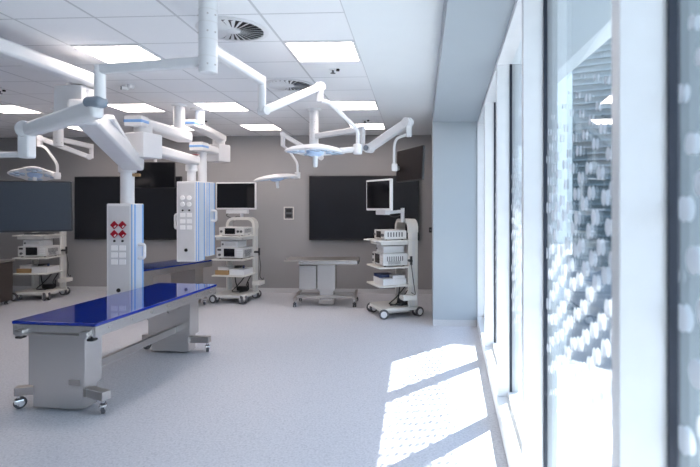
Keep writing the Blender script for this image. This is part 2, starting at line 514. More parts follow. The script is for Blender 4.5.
def detector(p, lab, dome=False):
    t = thing('sprinkler' if not dome else 'security_camera', lab, 'sprinkler' if not dome else 'camera', (p.x, p.y, CH))
    if dome:
        MB().lathe([(0, 0), (.045, 0), (.045, -.03), (.036, -.045), (0, -.05)], n=24).build('mount', WHITE2, t)
        MB().cyl((-.02, 0, -.04), (-.085, -.04, -.04), .024, n=18, bev=.004).build('body', WHITE2, t)
        MB().cyl((-.085, -.04, -.04), (-.095, -.046, -.04), .019, n=18).build('lens', BLACK, t)
    else:
        MB().lathe([(0, 0), (.04, 0), (.04, -.008), (.02, -.014), (0, -.014)], n=24).build('rosette', WHITE2, t)
        MB().lathe([(0, -.014), (.012, -.014), (.010, -.035), (.026, -.04), (.026, -.044), (0, -.046)], n=20).build('head', GREYP, t)
        MB().cyl((.05, 0, 0), (.05, 0, -.02), .018, n=16).build('sensor', BLACK, t)
detector(at(-.555, 5.04), 'small dark sprinkler head on the ceiling behind the nearest light panel')
detector(at(-.37, 8.0), 'small dark sprinkler head on the ceiling near the back wall')
detector(at(-4.61, 5.94), 'small dark sprinkler head at the left edge of the photo')
detector(at(-2.99, 8.08), 'small dark sprinkler head beside the far striped pendant arm')
detector(at(-2.93, 5.70), 'small white ceiling camera with black lens right of the near grey collar', True)

# ================================================================== wall screens, switch
def wall_screen(x0, x1, z0, z1, lab):
    t = thing('wall_screen', lab, 'screen', ((x0 + x1) / 2, YB, (z0 + z1) / 2))
    w, h = x1 - x0, z1 - z0
    MB().box((0, -.045, 0), (w, .07, h), bev=.006).build('casing', BLACK, t)
    MB().box((0, -.081, .006), (w - .036, .004, h - .05)).build('display', SCREENW, t, smooth=False)
    MB().box((0, -.006, 0), (w * .5, .012, h * .5)).build('wall_bracket', BLACK, t)
wall_screen(-2.02, .10, 1.03, 2.27, 'large black screen on the back wall behind the right equipment cart')
wall_screen(-6.70, -4.55, 1.03, 2.27, 'large black screen on the back wall behind the white service pendants')

t = thing('wall_panel', 'small dark control panel with pale frame between the carts on the back wall', 'control panel', (-2.43, YB, 1.55))
f = MB(); f.box((0, -.01, .115), (.2, .02, .02)); f.box((0, -.01, -.115), (.2, .02, .02)); f.box((-.09, -.01, 0), (.02, .02, .21)); f.box((.09, -.01, 0), (.02, .02, .21))
f.build('frame', CREAM, t); MB().box((0, -.006, 0), (.16, .012, .21)).build('face', GREYP, t)
for dz in (.05, -.05):
    MB().box((0, -.014, dz), (.11, .006, .06), bev=.002).build('button', BLACK, t)
t = thing('wall_socket', 'small black wall socket right of the large right screen', 'socket', (.315, YB, 1.23))
MB().box((0, -.012, 0), (.06, .024, .10), bev=.004).build('plate', BLACK, t)
MB().cyl((0, -.02, .0), (0, -.03, 0), .018, n=16).build('insert', GREYP, t)

# ================================================================== casters
def caster(parent, x, y, r=.05, twin=True, ztop=.10, hood=CREAM, ang=0.0, lab=None):
    M = Matrix.Translation((x, y, 0)) @ Matrix.Rotation(ang, 4, 'Z')
    m = MB()
    m.cyl((0, 0, ztop), (0, 0, r * 1.35), r * .32, n=12)
    m.box((0, 0, r * 1.25), (r * (.55 if twin else 1.2), r * 1.5, r * .75), bev=r * .2)
    if not twin:
        for sx in (-1, 1):
            m.box((sx * r * .5, r * .12, r * 1.0), (r * .12, r * .5, r * 1.1))
    m.xform(M)
    fork = m.build('caster', hood, parent)
    wm = MB(); hm = MB()
    for sx in ((-1, 1) if twin else (0,)):
        xo = sx * r * .52; hw = r * .25 if twin else r * .32
        wm.cyl((xo - hw, r * .2, r), (xo + hw, r * .2, r), r, n=22, bev=r * .12)
        hm.cyl((xo - hw - .002, r * .2, r), (xo + hw + .002, r * .2, r), r * .64, n=18)
    wm.xform(M).build('wheel', RUBBER, fork)
    hm.xform(M).build('hub', WHITE2 if twin else CHROME, fork)
    return fork

# ================================================================== operating tables
def column_table(loc, rz, L, W, lab, topm, near_clamps=True, plate=True, st=STEEL, topz=.755):
    t = thing('operating_table', lab, 'operating table', loc, rz)
    dz = topz - .755
    MB().box((0, 0, .742 + dz), (W, L, .026), bev=.006).build('tabletop', topm, t)
    f = MB()
    for sx in (-1, 1):
        f.box((sx * (W / 2 - .02), 0, .685 + dz), (.03, L - .01, .088), bev=.004)
    for sy in (-1, 1):
        f.box((0, sy * (L / 2 - .02), .690 + dz), (W - .07, .03, .078), bev=.004)
    f.box((0, 0, .715 + dz), (W - .06, L - .06, .02))
    f.build('top_frame', st, t)
    for sx in (-1, 1):
        for i in range(7):
            MB().cyl((sx * (W / 2 - .006), -L * .42 + i * L * .14, .69 + dz), (sx * (W / 2 + .002), -L * .42 + i * L * .14, .69 + dz), .009, n=10).build('bolt', STEELD, t)
    e = MB(); e.box((0, -L / 2 - .012, .655 + dz), (W - .1, .03, .018), bev=.004)
    for sx in (-1, 1):
        e.box((sx * (W / 2 - .09), -L / 2 - .01, .665 + dz), (.07, .04, .05), bev=.008)
    e.build('end_rail', st, t)
    if near_clamps:
        for sx in (-1, 1):
            k = MB(); k.box((sx * (W / 2 - .055), -L / 2 + .03, .620), (.055, .06, .018), bev=.005); k.cyl((sx * (W / 2 - .055), -L / 2 + .03, .615), (sx * (W / 2 - .055), -L / 2 + .03, .65), .014, n=12)
            k.build('clamp', BLACK, t)
    cy = L / 2 - .20
    for sy in (-1, 1):
        c = MB()
        c.box((-.06, sy * cy, .425 + dz / 2), (.51, .20, .44 + dz), bev=.006)
        col = c.build('column', st, t)
        MB().box((-.06, sy * cy, .115), (.45, .17, .19), bev=.005).build('plinth', st, col)
        if plate and sy < 0:
            MB().box((.10, sy * cy - .101, .245), (.10, .004, .045), bev=.001).build('name_plate', STEELD, col)
        fb = MB()
        fy = -(cy + .085) if sy < 0 else cy + .02
        for sx in (-1, 1):
            fb.beam((-.06 + sx * .19, sy * cy, .145), (-.035 + sx * (W / 2 + .04), fy, .145), .075, .07, .006)
        fb.box((-.06, sy * cy, .145), (.42, .08, .07), bev=.006)
        foot = fb.build('foot', STEELD, t)
        for sx in (-1, 1):
            caster(t, -.035 + sx * (W / 2 + .01), fy, .048, False, .12, CHROME, .5 * sx)
    MB().box((0, 0, .27), (.05, 2 * cy - .20, .07), bev=.005).build('spine', STEELD, t)
    if near_clamps:
        MB().tube([(-.06, L * .2, .62), (-.05, L * .2 + .08, .55), (.0, L * .2 + .14, .56), (.0, L * .2 + .2, .49)], .006).build('cable', CABLE, t)
    return t

p = at(-2.53, 4.98)
column_table(p, math.radians(-4.4), 2.03, .74, 'near operating table with glossy blue top and two steel box columns', BLUETOP)
p = at(-3.60, 8.09)
column_table(p, math.radians(-17), 1.5, .64, 'far dull blue operating table behind the white service pendants', BLUETOP2, False, False, STEELD)

def steel_table(loc, rz, lab):
    t = thing('operating_table', lab, 'operating table', loc, rz)
    m = MB()
    m.prism([(-.64, -.27), (.55, -.27), (.60, -.22), (.60, .27), (-.64, .27), (-.66, 0)], .755, .785, bev=.006)
    m.box((.08, 0, .725), (1.0, .44, .06), bev=.008)
    m.build('tabletop', STEELD, t)
    MB().box((.1, -.285, .745), (.98, .02, .05), bev=.004).build('side_rail', STEEL, t)
    MB().box((.585, -.05, .735), (.05, .3, .05), bev=.008).build('end_clamp', GREYP, t)
    c = MB().box((.055, -.02, .48), (.30, .32, .44), bev=.008).build('column', STEEL, t)
    MB().box((.055, -.02, .17), (.23, .26, .22), bev=.004).build('pedestal', STEEL, c)
    MB().box((.055, -.02, .055), (.26, .28, .07), bev=.004).build('pedestal_skirt', STEELD, c)
    MB().box((-.26, -.02, .475), (.29, .30, .41), bev=.008).build('motor_box', STEEL, t)
    MB().box((.40, -.06, .695), (.36, .06, .03), bev=.006).build('hand_bracket', BLACK, t)
    f = MB()
    for sy in (-.14, .16):
        f.box((.04, sy, .15), (1.0, .05, .05), bev=.006)
    f.build('base_bars', STEELD, t)
    for sx in (-1, 1):
        x = .04 + sx * .5
        MB().beam((x, .30, .17), (x, -.30, .12), .05, .06, .008).build('foot', STEELD, t)
        for y in (-.27, .27):
            caster(t, x, y, .035, True, .12, GREYP, .3)
    return t
p = at(-1.10, 8.62)
steel_table(p, YAW, 'bare brushed steel operating table by the back wall under the right screen')
p = at(-6.93, 8.42)
t = thing('storage_cabinet', 'low dark brown cabinet at the left edge beside the left equipment cart', 'cabinet', p, YAW)
MB().box((0, 0, .40), (.90, .44, .66), bev=.008).build('body', mat('dark_brown_laminate', (.045, .036, .033), .35, 0, .15, 6, stretch=(1, 1, 8)), t)
MB().box((0, 0, .752), (.94, .48, .03), bev=.005).build('worktop', STEELD, t)
for sx in (-1, 1):
    d = MB().box((sx * .222, -.227, .40), (.425, .016, .60), bev=.004).build('door', MATS['dark_brown_laminate'], t)
    MB().bend([(sx * .05, -.235, .58), (sx * .05, -.265, .58), (sx * .05, -.265, .44), (sx * .05, -.235, .44)], .007, .015).build('handle', CHROME, d)
    for sy in (-1, 1):
        caster(t, sx * .38, sy * .16, .03, True, .08, GREYP, .3)

# ================================================================== equipment carts
CW, CD = .58, .60
SH = (.49, .77, 1.17)
def cart(loc, rz, lab, ca=0.0):
    t = thing('equipment_cart', lab, 'cart', loc, rz, 'endoscopy carts')
    b = MB()
    pl = []
    w, d, r = CW / 2 + .02, CD / 2 + .02, .09
    for cx, cy, a0 in ((w - r, d - r, 0), (-w + r, d - r, 90), (-w + r, -d + r, 180), (w - r, -d + r, 270)):
        for i in range(6):
            a = math.radians(a0 + 18 * i); pl.append((cx + r * math.cos(a), cy + r * math.sin(a)))
    b.prism(pl, .105, .155, bev=.012)
    b.box((0, 0, .085), (CW * .72, CD * .6, .05), bev=.01)
    b.build('base', CREAM, t)
    for sx in (-1, 1):
        for sy in (-1, 1):
            caster(t, sx * (CW / 2 - .03), sy * (CD / 2 - .02), .074, True, .12, CREAM, ca + .3 * sx * sy)
    for sx in (-1, 1):
        m = MB()
        m.box((sx * (CW / 2 - .035), CD / 2 - .09, .72), (.05, .16, 1.14), bev=.018)
        pst = m.build('post', CREAM, t)
        MB().box((sx * (CW / 2 - .008), CD / 2 - .09, .72), (.008, .05, 1.1), bev=.002).build('cable_channel', DEVG, pst)
    # arch that joins the posts
    a = MB(); P = []
    hw = CW / 2 - .035; rr = .12; zt = 1.46
    path = [(-hw, 1.28)] + [(-hw + rr - rr * math.cos(math.radians(q)), zt - rr + rr * math.sin(math.radians(q))) for q in range(0, 91, 15)]
    path += [(hw - rr + rr * math.sin(math.radians(q)), zt - rr + rr * math.cos(math.radians(q))) for q in range(0, 91, 15)] + [(hw, 1.28)]
    bb = bmesh.new(); rings = []
    for i, (x, z) in enumerate(path):
        x0, z0 = path[max(0, i - 1)]; x1, z1 = path[min(len(path) - 1, i + 1)]
        tx, tz = x1 - x0, z1 - z0; l = math.hypot(tx, tz); nx, nz = -tz / l, tx / l
        rings.append([bb.verts.new((x + nx * o, CD / 2 - .09 + q, z + nz * o)) for o, q in ((.025, -.08), (.025, .08), (-.025, .08), (-.025, -.08))])
    for u, v in zip(rings, rings[1:]):
        for k in range(4):
            bb.faces.new((u[k], u[(k + 1) % 4], v[(k + 1) % 4], v[k]))
    bb.faces.new(rings[0]); bb.faces.new(rings[-1])
    bmesh.ops.recalc_face_normals(bb, faces=bb.faces)
    a._merge(bb); a.build('arch', CREAM, t)
    for i, z in enumerate(SH):
        m = MB()
        m.box((0, -.06, z - .012), (CW + .01, CD - .02, .024), bev=.006)
        s = m.build('shelf', CREAM, t)
        if i == 2:
            q = MB(); q.box((0, -.06, z - .05), (CW - .1, CD - .12, .052), bev=.01); q.build('drawer', CREAM, s)
            for sx in (-1, 1):
                MB().bend([(sx * (CW / 2 - .06), -CD / 2 - .06, z - .01), (sx * (CW / 2 - .06), -CD / 2 - .12, z - .01), (sx * (CW / 2 - .16), -CD / 2 - .12, z - .01), (sx * (CW / 2 - .16), -CD / 2 - .06, z - .01)], .010, .03).build('handle', CREAM, s)
    # tray at the side, scope holder, cables
    k = MB()
    k.box((CW / 2 + .085, .08, .29), (.15, .20, .012), bev=.004)
    for dx, dy, sx, sy in ((.0, .1, .15, .01), (.0, -.1, .15, .01), (.07, 0, .01, .2), (-.07, 0, .01, .2)):
        k.box((CW / 2 + .085 + dx, .08 + dy, .32), (sx, sy, .06), bev=.003)
    k.build('side_tray', CREAM, t)
    h = MB(); h.box((CW / 2 + .03, .14, .86), (.10, .05, .035), bev=.01); h.cyl((CW / 2 + .07, .14, .80), (CW / 2 + .07, .14, .93), .018, n=12)
    h.build('scope_holder', BLACK, t)
    MB().tube([(CW / 2 + .07, .14, .80), (CW / 2 + .09, .16, .6), (CW / 2 + .06, .2, .42), (CW / 2 + .12, .18, .36), (CW / 2 + .17, .1, .40)], .006).build('cable', CABLE, t)
    c = MB()
    c.tube([(-.12, .16, .47), (-.08, .12, .3), (.02, .05, .18), (.1, .0, .17), (.16, .1, .17), (.12, .2, .3)], .010)
    c.tube([(.1, .18, .47), (.05, .1, .35), (-.03, .04, .24), (-.08, -.02, .17), (.02, -.08, .17), (.15, -.03, .17)], .009)
    c.tube([(.18, .18, .42), (.14, .1, .28), (.2, .05, .2), (.1, -.1, .165)], .009)
    c.box((.05, .13, .195), (.2, .12, .08), bev=.02)
    c.build('cable_bundle', CABLE, t)
    return t
cart_loc = {'left': (at(-6.37, 9.20), math.radians(5)), 'middle': (at(-2.70, 8.93), math.radians(-7)), 'right': (at(.09, 7.80), math.radians(-66))}
c0 = cart(*cart_loc['left'], 'cream equipment cart on casters at the far left below the hanging screen', 1.1)
dup(c0, *cart_loc['middle'], 'cream equipment cart on casters in the middle, right of the white pendants')
cart(*cart_loc['right'], 'cream equipment cart on casters turned sideways beside the window pier')

def on_cart(which, x, y, z):
    loc, rz = cart_loc[which]
    v = Matrix.Rotation(rz, 4, 'Z') @ Vector((x, y, 0))
    return Vector((loc.x + v.x, loc.y + v.y, z)), rz

def processor(which, lab):
    p, rz = on_cart(which, 0, -.07, SH[1])
    t = thing('video_processor', lab, 'medical device', p, rz, 'video processors on the carts')
    MB().box((0, 0, .105), (.50, .40, .18), bev=.012).build('body', DEVG, t)
    MB().box((-.005, -.203, .11), (.20, .008, .14), bev=.003).build('display', SCREEN, t)
    MB().box((-.19, -.203, .155), (.07, .006, .03), bev=.002).build('power_panel', BLACK, t)
    MB().cyl((-.18, -.20, .07), (-.18, -.225, .07), .022, n=18, bev=.003).build('connector', GREYP, t)
    b = MB()
    for i in range(3):
        for j in range(3):
            b.box((.145 + i * .035, -.203, .07 + j * .04), (.024, .006, .022), bev=.002)
    b.build('buttons', WHITE2, t)
    v = MB()
    for i in range(8):
        v.box((.251, -.13 + i * .035, .12), (.004, .014, .07))
    for i in range(6):
        v.box((.251, -.02, .04 + i * .009), (.004, .2, .004))
    v.build('vents', GREYP, t)
    for sx in (-1, 1):
        for sy in (-1, 1):
            MB().cyl((sx * .2, sy * .15, 0), (sx * .2, sy * .15, .016), .018, n=12).build('foot', BLACK, t)
def light_source(which, lab, x=-.03):
    p, rz = on_cart(which, x, -.05, SH[1] + .195)
    t = thing('light_source', lab, 'medical device', p, rz, 'small boxes on the processors')
    MB().box((0, 0, .055), (.32, .34, .11), bev=.01).build('body', WHITE2, t)
    MB().box((.02, -.172, .06), (.2, .005, .05), bev=.002).build('front_panel', DEVG, t)
    MB().cyl((-.12, -.17, .055), (-.12, -.185, .055), .016, n=14).build('knob', GREYP, t)
def insufflator(which, lab):
    p, rz = on_cart(which, .02, -.07, SH[2])
    t = thing('camera_controller', lab, 'medical device', p, rz, 'controllers on the top trays')
    MB().box((0, 0, .078), (.46, .36, .135), bev=.01).build('body', DEVG, t)
    MB().box((-.02, -.183, .08), (.19, .008, .10), bev=.003).build('display', SCREEN, t)
    for x in (-.18, .13, .19):
        MB().cyl((x, -.18, .075), (x, -.198, .075), .022, n=18, bev=.003).build('knob', GREYP, t)
    v = MB()
    for i in range(6):
        v.box((.231, -.12 + i * .045, .085), (.004, .02, .07), bev=.001)
    v.build('vents', GREYP, t)
    for sx in (-1, 1):
        for sy in (-1, 1):
            MB().cyl((sx * .18, sy * .13, 0), (sx * .18, sy * .13, .014), .015, n=12).build('foot', BLACK, t)
for w_, d_ in (('left', 'left'), ('middle', 'middle'), ('right', 'right')):
    processor(w_, 'grey video processor with dark display on the middle shelf of the %s cart' % d_)
    light_source(w_, 'small white box on top of the processor on the %s cart' % d_)
for w_ in ('middle', 'right'):
    insufflator(w_, 'flat grey controller with dark display on the top tray of the %s cart' % w_)
# boxes on the lower shelves
def carton(which, x, y, z, s, m, lab, name='carton', cat='box', strap=None):
    p, rz = on_cart(which, x, y, z)
    t = thing(name, lab, cat, p, rz)
    MB().box((0, 0, s[2] * .42), (s[0], s[1], s[2] * .84), bev=.003).build('body', m, t)
    MB().box((0, 0, s[2] * .92), (s[0] + .004, s[1] + .004, s[2] * .16), bev=.002).build('lid', strap or m, t)
for w_ in ('left', 'middle'):
    carton(w_, -.15, -.10, SH[0], (.24, .34, .075), CARD, 'flat brown carton on the lowest shelf of the %s cart' % w_)
    carton(w_, -.14, -.10, SH[0] + .075, (.20, .26, .055), WHITE2, 'small white carton on the brown carton on the %s cart' % w_)
    carton(w_, .13, -.09, SH[0], (.27, .36, .10), WHITE2, 'wide white box beside the brown carton on the %s cart' % w_)
carton('right', .0, -.07, SH[0], (.44, .38, .09), WHITE2, 'wide white box on the lowest shelf of the right cart')
carton('right', -.1, -.13, SH[0] + .09, (.26, .24, .045), NAVY, 'dark navy case lying on the white box on the right cart', 'instrument_case', 'case')
carton('right', .14, -.0, SH[0] + .09, (.14, .20, .05), DEVG, 'small grey box beside the navy case on the right cart')
for w_ in ('left', 'middle'):
    p, rz = on_cart(w_, .1, -.1, SH[0] + .10)
    t = thing('cable_coil', 'coil of dark cable lying on the white box on the %s cart' % w_, 'cable', p, rz)
    P = [(.08 * math.cos(q * .5), .08 * math.sin(q * .5), .008 + .0016 * q) for q in range(26)]
    MB().tube(P, .008).build('coil', CABLE, t)
    MB().box((.08, 0, .03), (.03, .04, .05), bev=.008).build('plug', NAVY, t)
p, rz = on_cart('left', .0, -.07, SH[2])
t = thing('keyboard', 'grey keyboard lying on the top tray of the left cart', 'keyboard', p, rz)
MB().box((0, 0, .012), (.44, .17, .022), bev=.006).build('body', GREYP, t)
k = MB()
for i in range(14):
    for j in range(5):
        k.box((-.195 + i * .03, -.06 + j * .03, .026), (.024, .024, .008), bev=.002)
k.build('keys', BLACK, t)

# ------------------------------------------------------------------ screens on the carts
def flat_screen(name, loc, rz, w, h, tilt, lab, cat, rim, bez=.022, thick=.05, group=None, disp=SCREEN):
    """screen facing local -y; origin at its centre"""
    t = thing(name, lab, cat, loc, rz, group)
    R = Matrix.Rotation(tilt, 4, 'X')
    f = MB(); f.box((0, .0, 0), (w, thick, h), bev=.012, seg=3); f.xform(R); f.build('casing', rim, t)
    d = MB(); d.box((0, -thick / 2 - .001, .004), (w - 2 * bez, .004, h - 2 * bez - .006)); d.xform(R); d.build('display', disp, t, smooth=False)
    b = MB(); b.box((0, thick / 2 + .02, 0), (w * .3, .045, h * .4), bev=.012); b.xform(R); b.build('back_housing', rim, t)
    return t
p, rz = on_cart('middle', -.06, .10, 1.87)
m1 = flat_screen('monitor', p, rz + math.radians(3), .755, .49, 0, 'white framed monitor on the bracket above the middle cart', 'monitor', WHITE2)
k = MB(); k.box((0, .05, -.285), (.40, .10, .07), bev=.012); k.cyl((0.06, .10, -.42), (.06, .10, -.24), .03, n=16); k.box((0, .06, -.22), (.14, .05, .14), bev=.01)
k.build('bracket', WHITE2, m1)
MB().tube([(-.17, .03, -.30), (-.19, .02, -.36), (-.10, .06, -.40), (.0, .08, -.37), (.12, .09, -.41)], .007).build('cable', CABLE, m1)
p = at(-.135, 7.72, 1.855)
m2 = flat_screen('monitor', p, math.radians(-51), .66, .48, 0, 'white framed monitor turned sideways above the right cart', 'monitor', WHITE2, .028)
k = MB(); k.box((.02, .055, -.27), (.26, .10, .07), bev=.012); k.beam((.02, .06, -.28), (.20, .30, -.25), .08, .05, .012)
k.cyl((.2, .30, -.42), (.2, .30, -.20), .03, n=16); k.build('bracket', WHITE2, m2)
MB().tube([(.06, .1, -.3), (.12, .2, -.34), (.18, .27, -.31)], .007).build('cable', CABLE, m2)

# ================================================================== service pendants
def service_head(t, x, y, z0, z1, w, d, red=False, handle_side=1, Z=None):
    """box head, front faces -y; x,y is its centre (room axes)"""
    zc = (z0 + z1) / 2; h = z1 - z0; yf = y - d / 2; xr = x + w / 2
    body = MB().box((x, y, zc), (w, d, h), bev=.012).build('service_head', WHITE2, t, root=t)
    MB().box((x - .01, yf - .003, zc), (w - .07, .006, h - .06), bev=.002).build('front_panel', PANEL, body, root=t)
    s = MB()
    for yy in (yf + .03, y + d / 2 - .03):
        s.box((xr + .002, yy, zc), (.006, .028, h - .02), bev=.001)
    s.box((x + w / 2 - .018, yf - .001, zc), (.012, .004, h - .02))
    s.build('edge_stripe', BLUE, body, root=t)
    MB().box((xr + .001, y, zc), (.004, d - .10, h - .02)).build('side_panel', PALEBLUE, body, root=t)
    for i in (0, 1):
        xx = x - .060 + i * .098
        for j in (0, 1):
            zz = Z[j]
            if red:
                M = Matrix.Translation((xx, yf - .012, zz)) @ Matrix.Rotation(PI / 4, 4, 'Y')
                MB().box(None, (.068, .022, .068), bev=.004, M=M).build('gas_outlet', RED, body, root=t)
                MB().box(None, (.03, .004, .012), M=Matrix.Translation((xx + .016, yf - .0245, zz - .016)) @ Matrix.Rotation(-PI / 4, 4, 'Y')).build('outlet_label', WHITE2, body, root=t)
            else:
                MB().cyl((xx, yf, zz), (xx, yf - .03, zz), .033, n=20, bev=.005).build('gas_outlet', SOCKET, body, root=t)
        MB().cyl((xx, yf - .004, Z[2]), (xx, yf - .014, Z[2]), .014, n=14).build('earth_pin', BLACK, body, root=t)
        for j in range(3):
            zz = Z[3 + j]
            MB().box((xx, yf - .008, zz), (.078, .016, .060), bev=.005).build('socket', SOCKET, body, root=t)
    k = MB(); k.cyl((x - .01, yf - .003, Z[6]), (x - .01, yf - .016, Z[6]), .024, n=18)
    k.build('round_socket', BLACK, body, root=t)
    if handle_side > 0:
        hx = xr + .005
        pts = [(hx, y - .02, zc + .13), (hx + .075, y - .02, zc + .13), (hx + .075, y - .02, zc - .03), (hx, y - .02, zc - .03)]
    else:
        hx = x - w / 2 - .005
        pts = [(hx, y - .06, zc + .10), (hx - .045, y - .06, zc + .10), (hx - .045, y - .06, zc - .10), (hx, y - .06, zc - .10)]
    MB().bend(pts, .020, .03).build('handle', WHITE2, body, root=t)
    return body

def striped_cap(t, parent, p, q, w=.20, h=.115):
    """blue striped end cap on an arm: p arm end, q outward tip"""
    MB().beam(p, q, w, h, .014).build('end_cap', WHITE2, parent, root=t)
    p, q = Vector(p), Vector(q); d = (q - p).normalized()
    MB().beam(p - d * .002, q + d * .003, w + .006, .044, .014).build('cap_stripe', BLUE, parent, root=t)

# ---- near pendant (mount is outside the frame, upper left)
mnt = at(-2.92, 3.05, CH)
t = thing('service_pendant', 'near white service pendant with red diamond outlets hanging behind the blue table', 'service pendant', mnt)
MB().cyl(mnt, mnt - Vector((0, 0, .17)), .11, n=28, bev=.01).build('ceiling_tube', WHITE, t, root=t)
MB().lathe([(0, 0), (.15, 0), (.15, -.02), (.12, -.035), (0, -.035)], mnt, n=32).build('ceiling_flange', WHITE2, t, root=t)
MB().beam(at(-2.92, 2.95, 2.84), at(-2.735, 4.72, 2.835), .16, .115, .03).build('upper_arm', WHITE, t, root=t)
J = at(-2.87, 4.62)
bb = MB(); bb.box((J.x, J.y, 2.63), (.27, .27, .28), bev=.02); bb.cyl((J.x, J.y, 2.72), (J.x, J.y, 2.80), .09, n=24)
bb.build('bearing_box', WHITE, t, root=t)
MB().cyl((J.x + .13, J.y, 2.56), (J.x + .13, J.y, 2.74), .075, n=24, bev=.01).build('bearing', WHITE2, t, root=t)
A0, A1 = at(-2.74, 4.55, 2.50), at(-3.00, 5.90, 2.165)
la = MB(); la.beam(A0, A1, .21, .17, .03, .24, .15); la.beam(A0 + Vector((-.02, 0, .03)), A0 + Vector((.02, -.14, .06)), .2, .15, .03)
arm = la.build('lower_arm', WHITE, t, root=t)
MB().beam(A0 + Vector((0, .25, .04)), A1 + Vector((.0, -.06, .075)), .17, .05, .015).build('arm_cover', WHITE2, arm, root=t)
H1 = at(-3.10, 5.97)
MB().cyl((H1.x, H1.y - .02, 2.20), (H1.x, H1.y - .02, 1.70), .077, n=28).build('drop_tube', WHITE, t, root=t)
MB().cyl((H1.x, H1.y - .02, 2.20), (H1.x, H1.y - .02, 2.08), .10, n=28, bev=.01).build('collar', WHITE2, t, root=t)
MB().box((H1.x + .11, H1.y - .02, 2.05), (.09, .05, .035), bev=.008).build('cable_clip', CARD, t, root=t)
service_head(t, H1.x - .035, H1.y, .48, 1.71, .325, .23, True, 1, (1.459, 1.354, 1.272, 1.19, 1.108, 1.026, .695))

# ---- far pendant A
mnt = at(-2.84, 6.80, CH)
t = thing('service_pendant', 'far white service pendant whose box head hangs in front, left of its twin', 'service pendant', mnt)
MB().cyl(mnt, (mnt.x, mnt.y, 2.68), .075, n=28).build('ceiling_tube', WHITE, t, root=t)
MB().lathe([(0, 0), (.10, 0), (.10, -.02), (.08, -.03), (0, -.03)], mnt, n=28).build('ceiling_flange', WHITE2, t, root=t)
E = at(-2.905, 5.86, 2.655)
ua = MB().beam(at(-2.83, 6.98, 2.64), E, .24, .15, .04, .20, .12).build('upper_arm', WHITE, t, root=t)
striped_cap(t, ua, E, at(-2.912, 5.70, 2.655), .215, .125)
B = at(-2.88, 5.88)
bb = MB(); bb.box((B.x, B.y, 2.385), (.30, .30, .29), rz=math.radians(-15), bev=.02); bb.cyl((B.x, B.y, 2.50), (B.x, B.y, 2.62), .10, n=24)
bb.build('bearing_box', WHITE, t, root=t)
H2 = at(-2.965, 7.42)
la = MB().beam(at(-2.86, 5.98, 2.365), at(-2.91, 7.50, 2.365), .19, .135, .04, .20, .13).build('lower_arm', WHITE2, t, root=t)
MB().box((at(-2.80, 7.3).x, at(-2.80, 7.3).y, 2.435), (.06, .10, .008), bev=.002).build('warning_mark', RED, la, root=t)
MB().cyl((H2.x + .05, H2.y, 2.36), (H2.x + .05, H2.y, 2.03), .062, n=28).build('drop_tube', WHITE, t, root=t)
MB().cyl((H2.x + .05, H2.y, 2.30), (H2.x + .05, H2.y, 2.20), .085, n=28, bev=.01).build('collar', WHITE2, t, root=t)
service_head(t, H2.x + .042, H2.y, .87, 2.045, .315, .26, False, -1, (1.804, 1.71, 1.622, 1.553, 1.46, 1.372, 1.043))

# ---- far pendant B
mnt = at(-2.67, 7.10, CH)
t = thing('service_pendant', 'far white service pendant whose box head hangs behind, right of its twin', 'service pendant', mnt)
MB().cyl(mnt, (mnt.x, mnt.y, 2.84), .065, n=28).build('ceiling_tube', PALEBLUE, t, root=t)
MB().lathe([(0, 0), (.13, 0), (.13, -.02), (.07, -.03), (0, -.03)], mnt, n=28).build('ceiling_flange', WHITE2, t, root=t)
E = at(-2.725, 7.05, 2.83)
ua = MB().beam(E, at(-2.80, 8.42, 2.82), .17, .11, .03).build('upper_arm', WHITE, t, root=t)
striped_cap(t, ua, E, at(-2.735, 6.88, 2.83), .15, .10)
B = at(-2.815, 8.32)
bb = MB(); bb.box((B.x, B.y, 2.56), (.27, .27, .29), rz=math.radians(-23), bev=.02); bb.cyl((B.x, B.y, 2.68), (B.x, B.y, 2.79), .10, n=24)
bb.build('bearing_box', WHITE, t, root=t)
H3 = at(-2.935, 7.90)
la = MB().beam(at(-2.835, 8.32, 2.58), at(-2.905, 7.82, 2.60), .20, .11, .03).build('lower_arm', WHITE2, t, root=t)
striped_cap(t, la, at(-2.905, 7.82, 2.60), at(-2.93, 7.62, 2.60), .22, .13)
MB().cyl((H3.x, H3.y, 2.58), (H3.x, H3.y, 2.04), .068, n=28).build('drop_tube', WHITE, t, root=t)
service_head(t, H3.x, H3.y + .02, .90, 2.06, .285, .26, False, 1, (1.84, 1.74, 1.65, 1.58, 1.49, 1.40, 1.07))

# ================================================================== surgical arm columns
def arm_column(lab, mnt, zb, r=.063):
    t = thing('ceiling_arm_column', lab, 'ceiling arm', mnt)
    c = MB(); c.cyl(mnt, (mnt.x, mnt.y, zb), r, n=32, bev=.01)
    c.build('column', WHITE, t, root=t)
    g = MB()
    for z in (zb + .10, zb + .21, zb + .32, zb + .40):
        g.cyl((mnt.x, mnt.y, z), (mnt.x, mnt.y, z + .006), r + .002, n=32)
    g.build('joint_ring', DEVG, t, root=t)
    s = MB()
    for z in (zb + .05, zb + .26, zb + .37):
        for a in (200, 290, 340):
            q = math.radians(a)
            s.cyl((mnt.x + (r - .004) * math.cos(q), mnt.y + (r - .004) * math.sin(q), z), (mnt.x + (r + .003) * math.cos(q), mnt.y + (r + .003) * math.sin(q), z), .006, n=8)
    s.build('screws', STEELD, t, root=t)
    MB().lathe([(0, 0), (.10, 0), (.10, -.015), (r + .02, -.03), (0, -.03)], mnt, n=32).build('ceiling_flange', WHITE2, t, root=t)
    return t
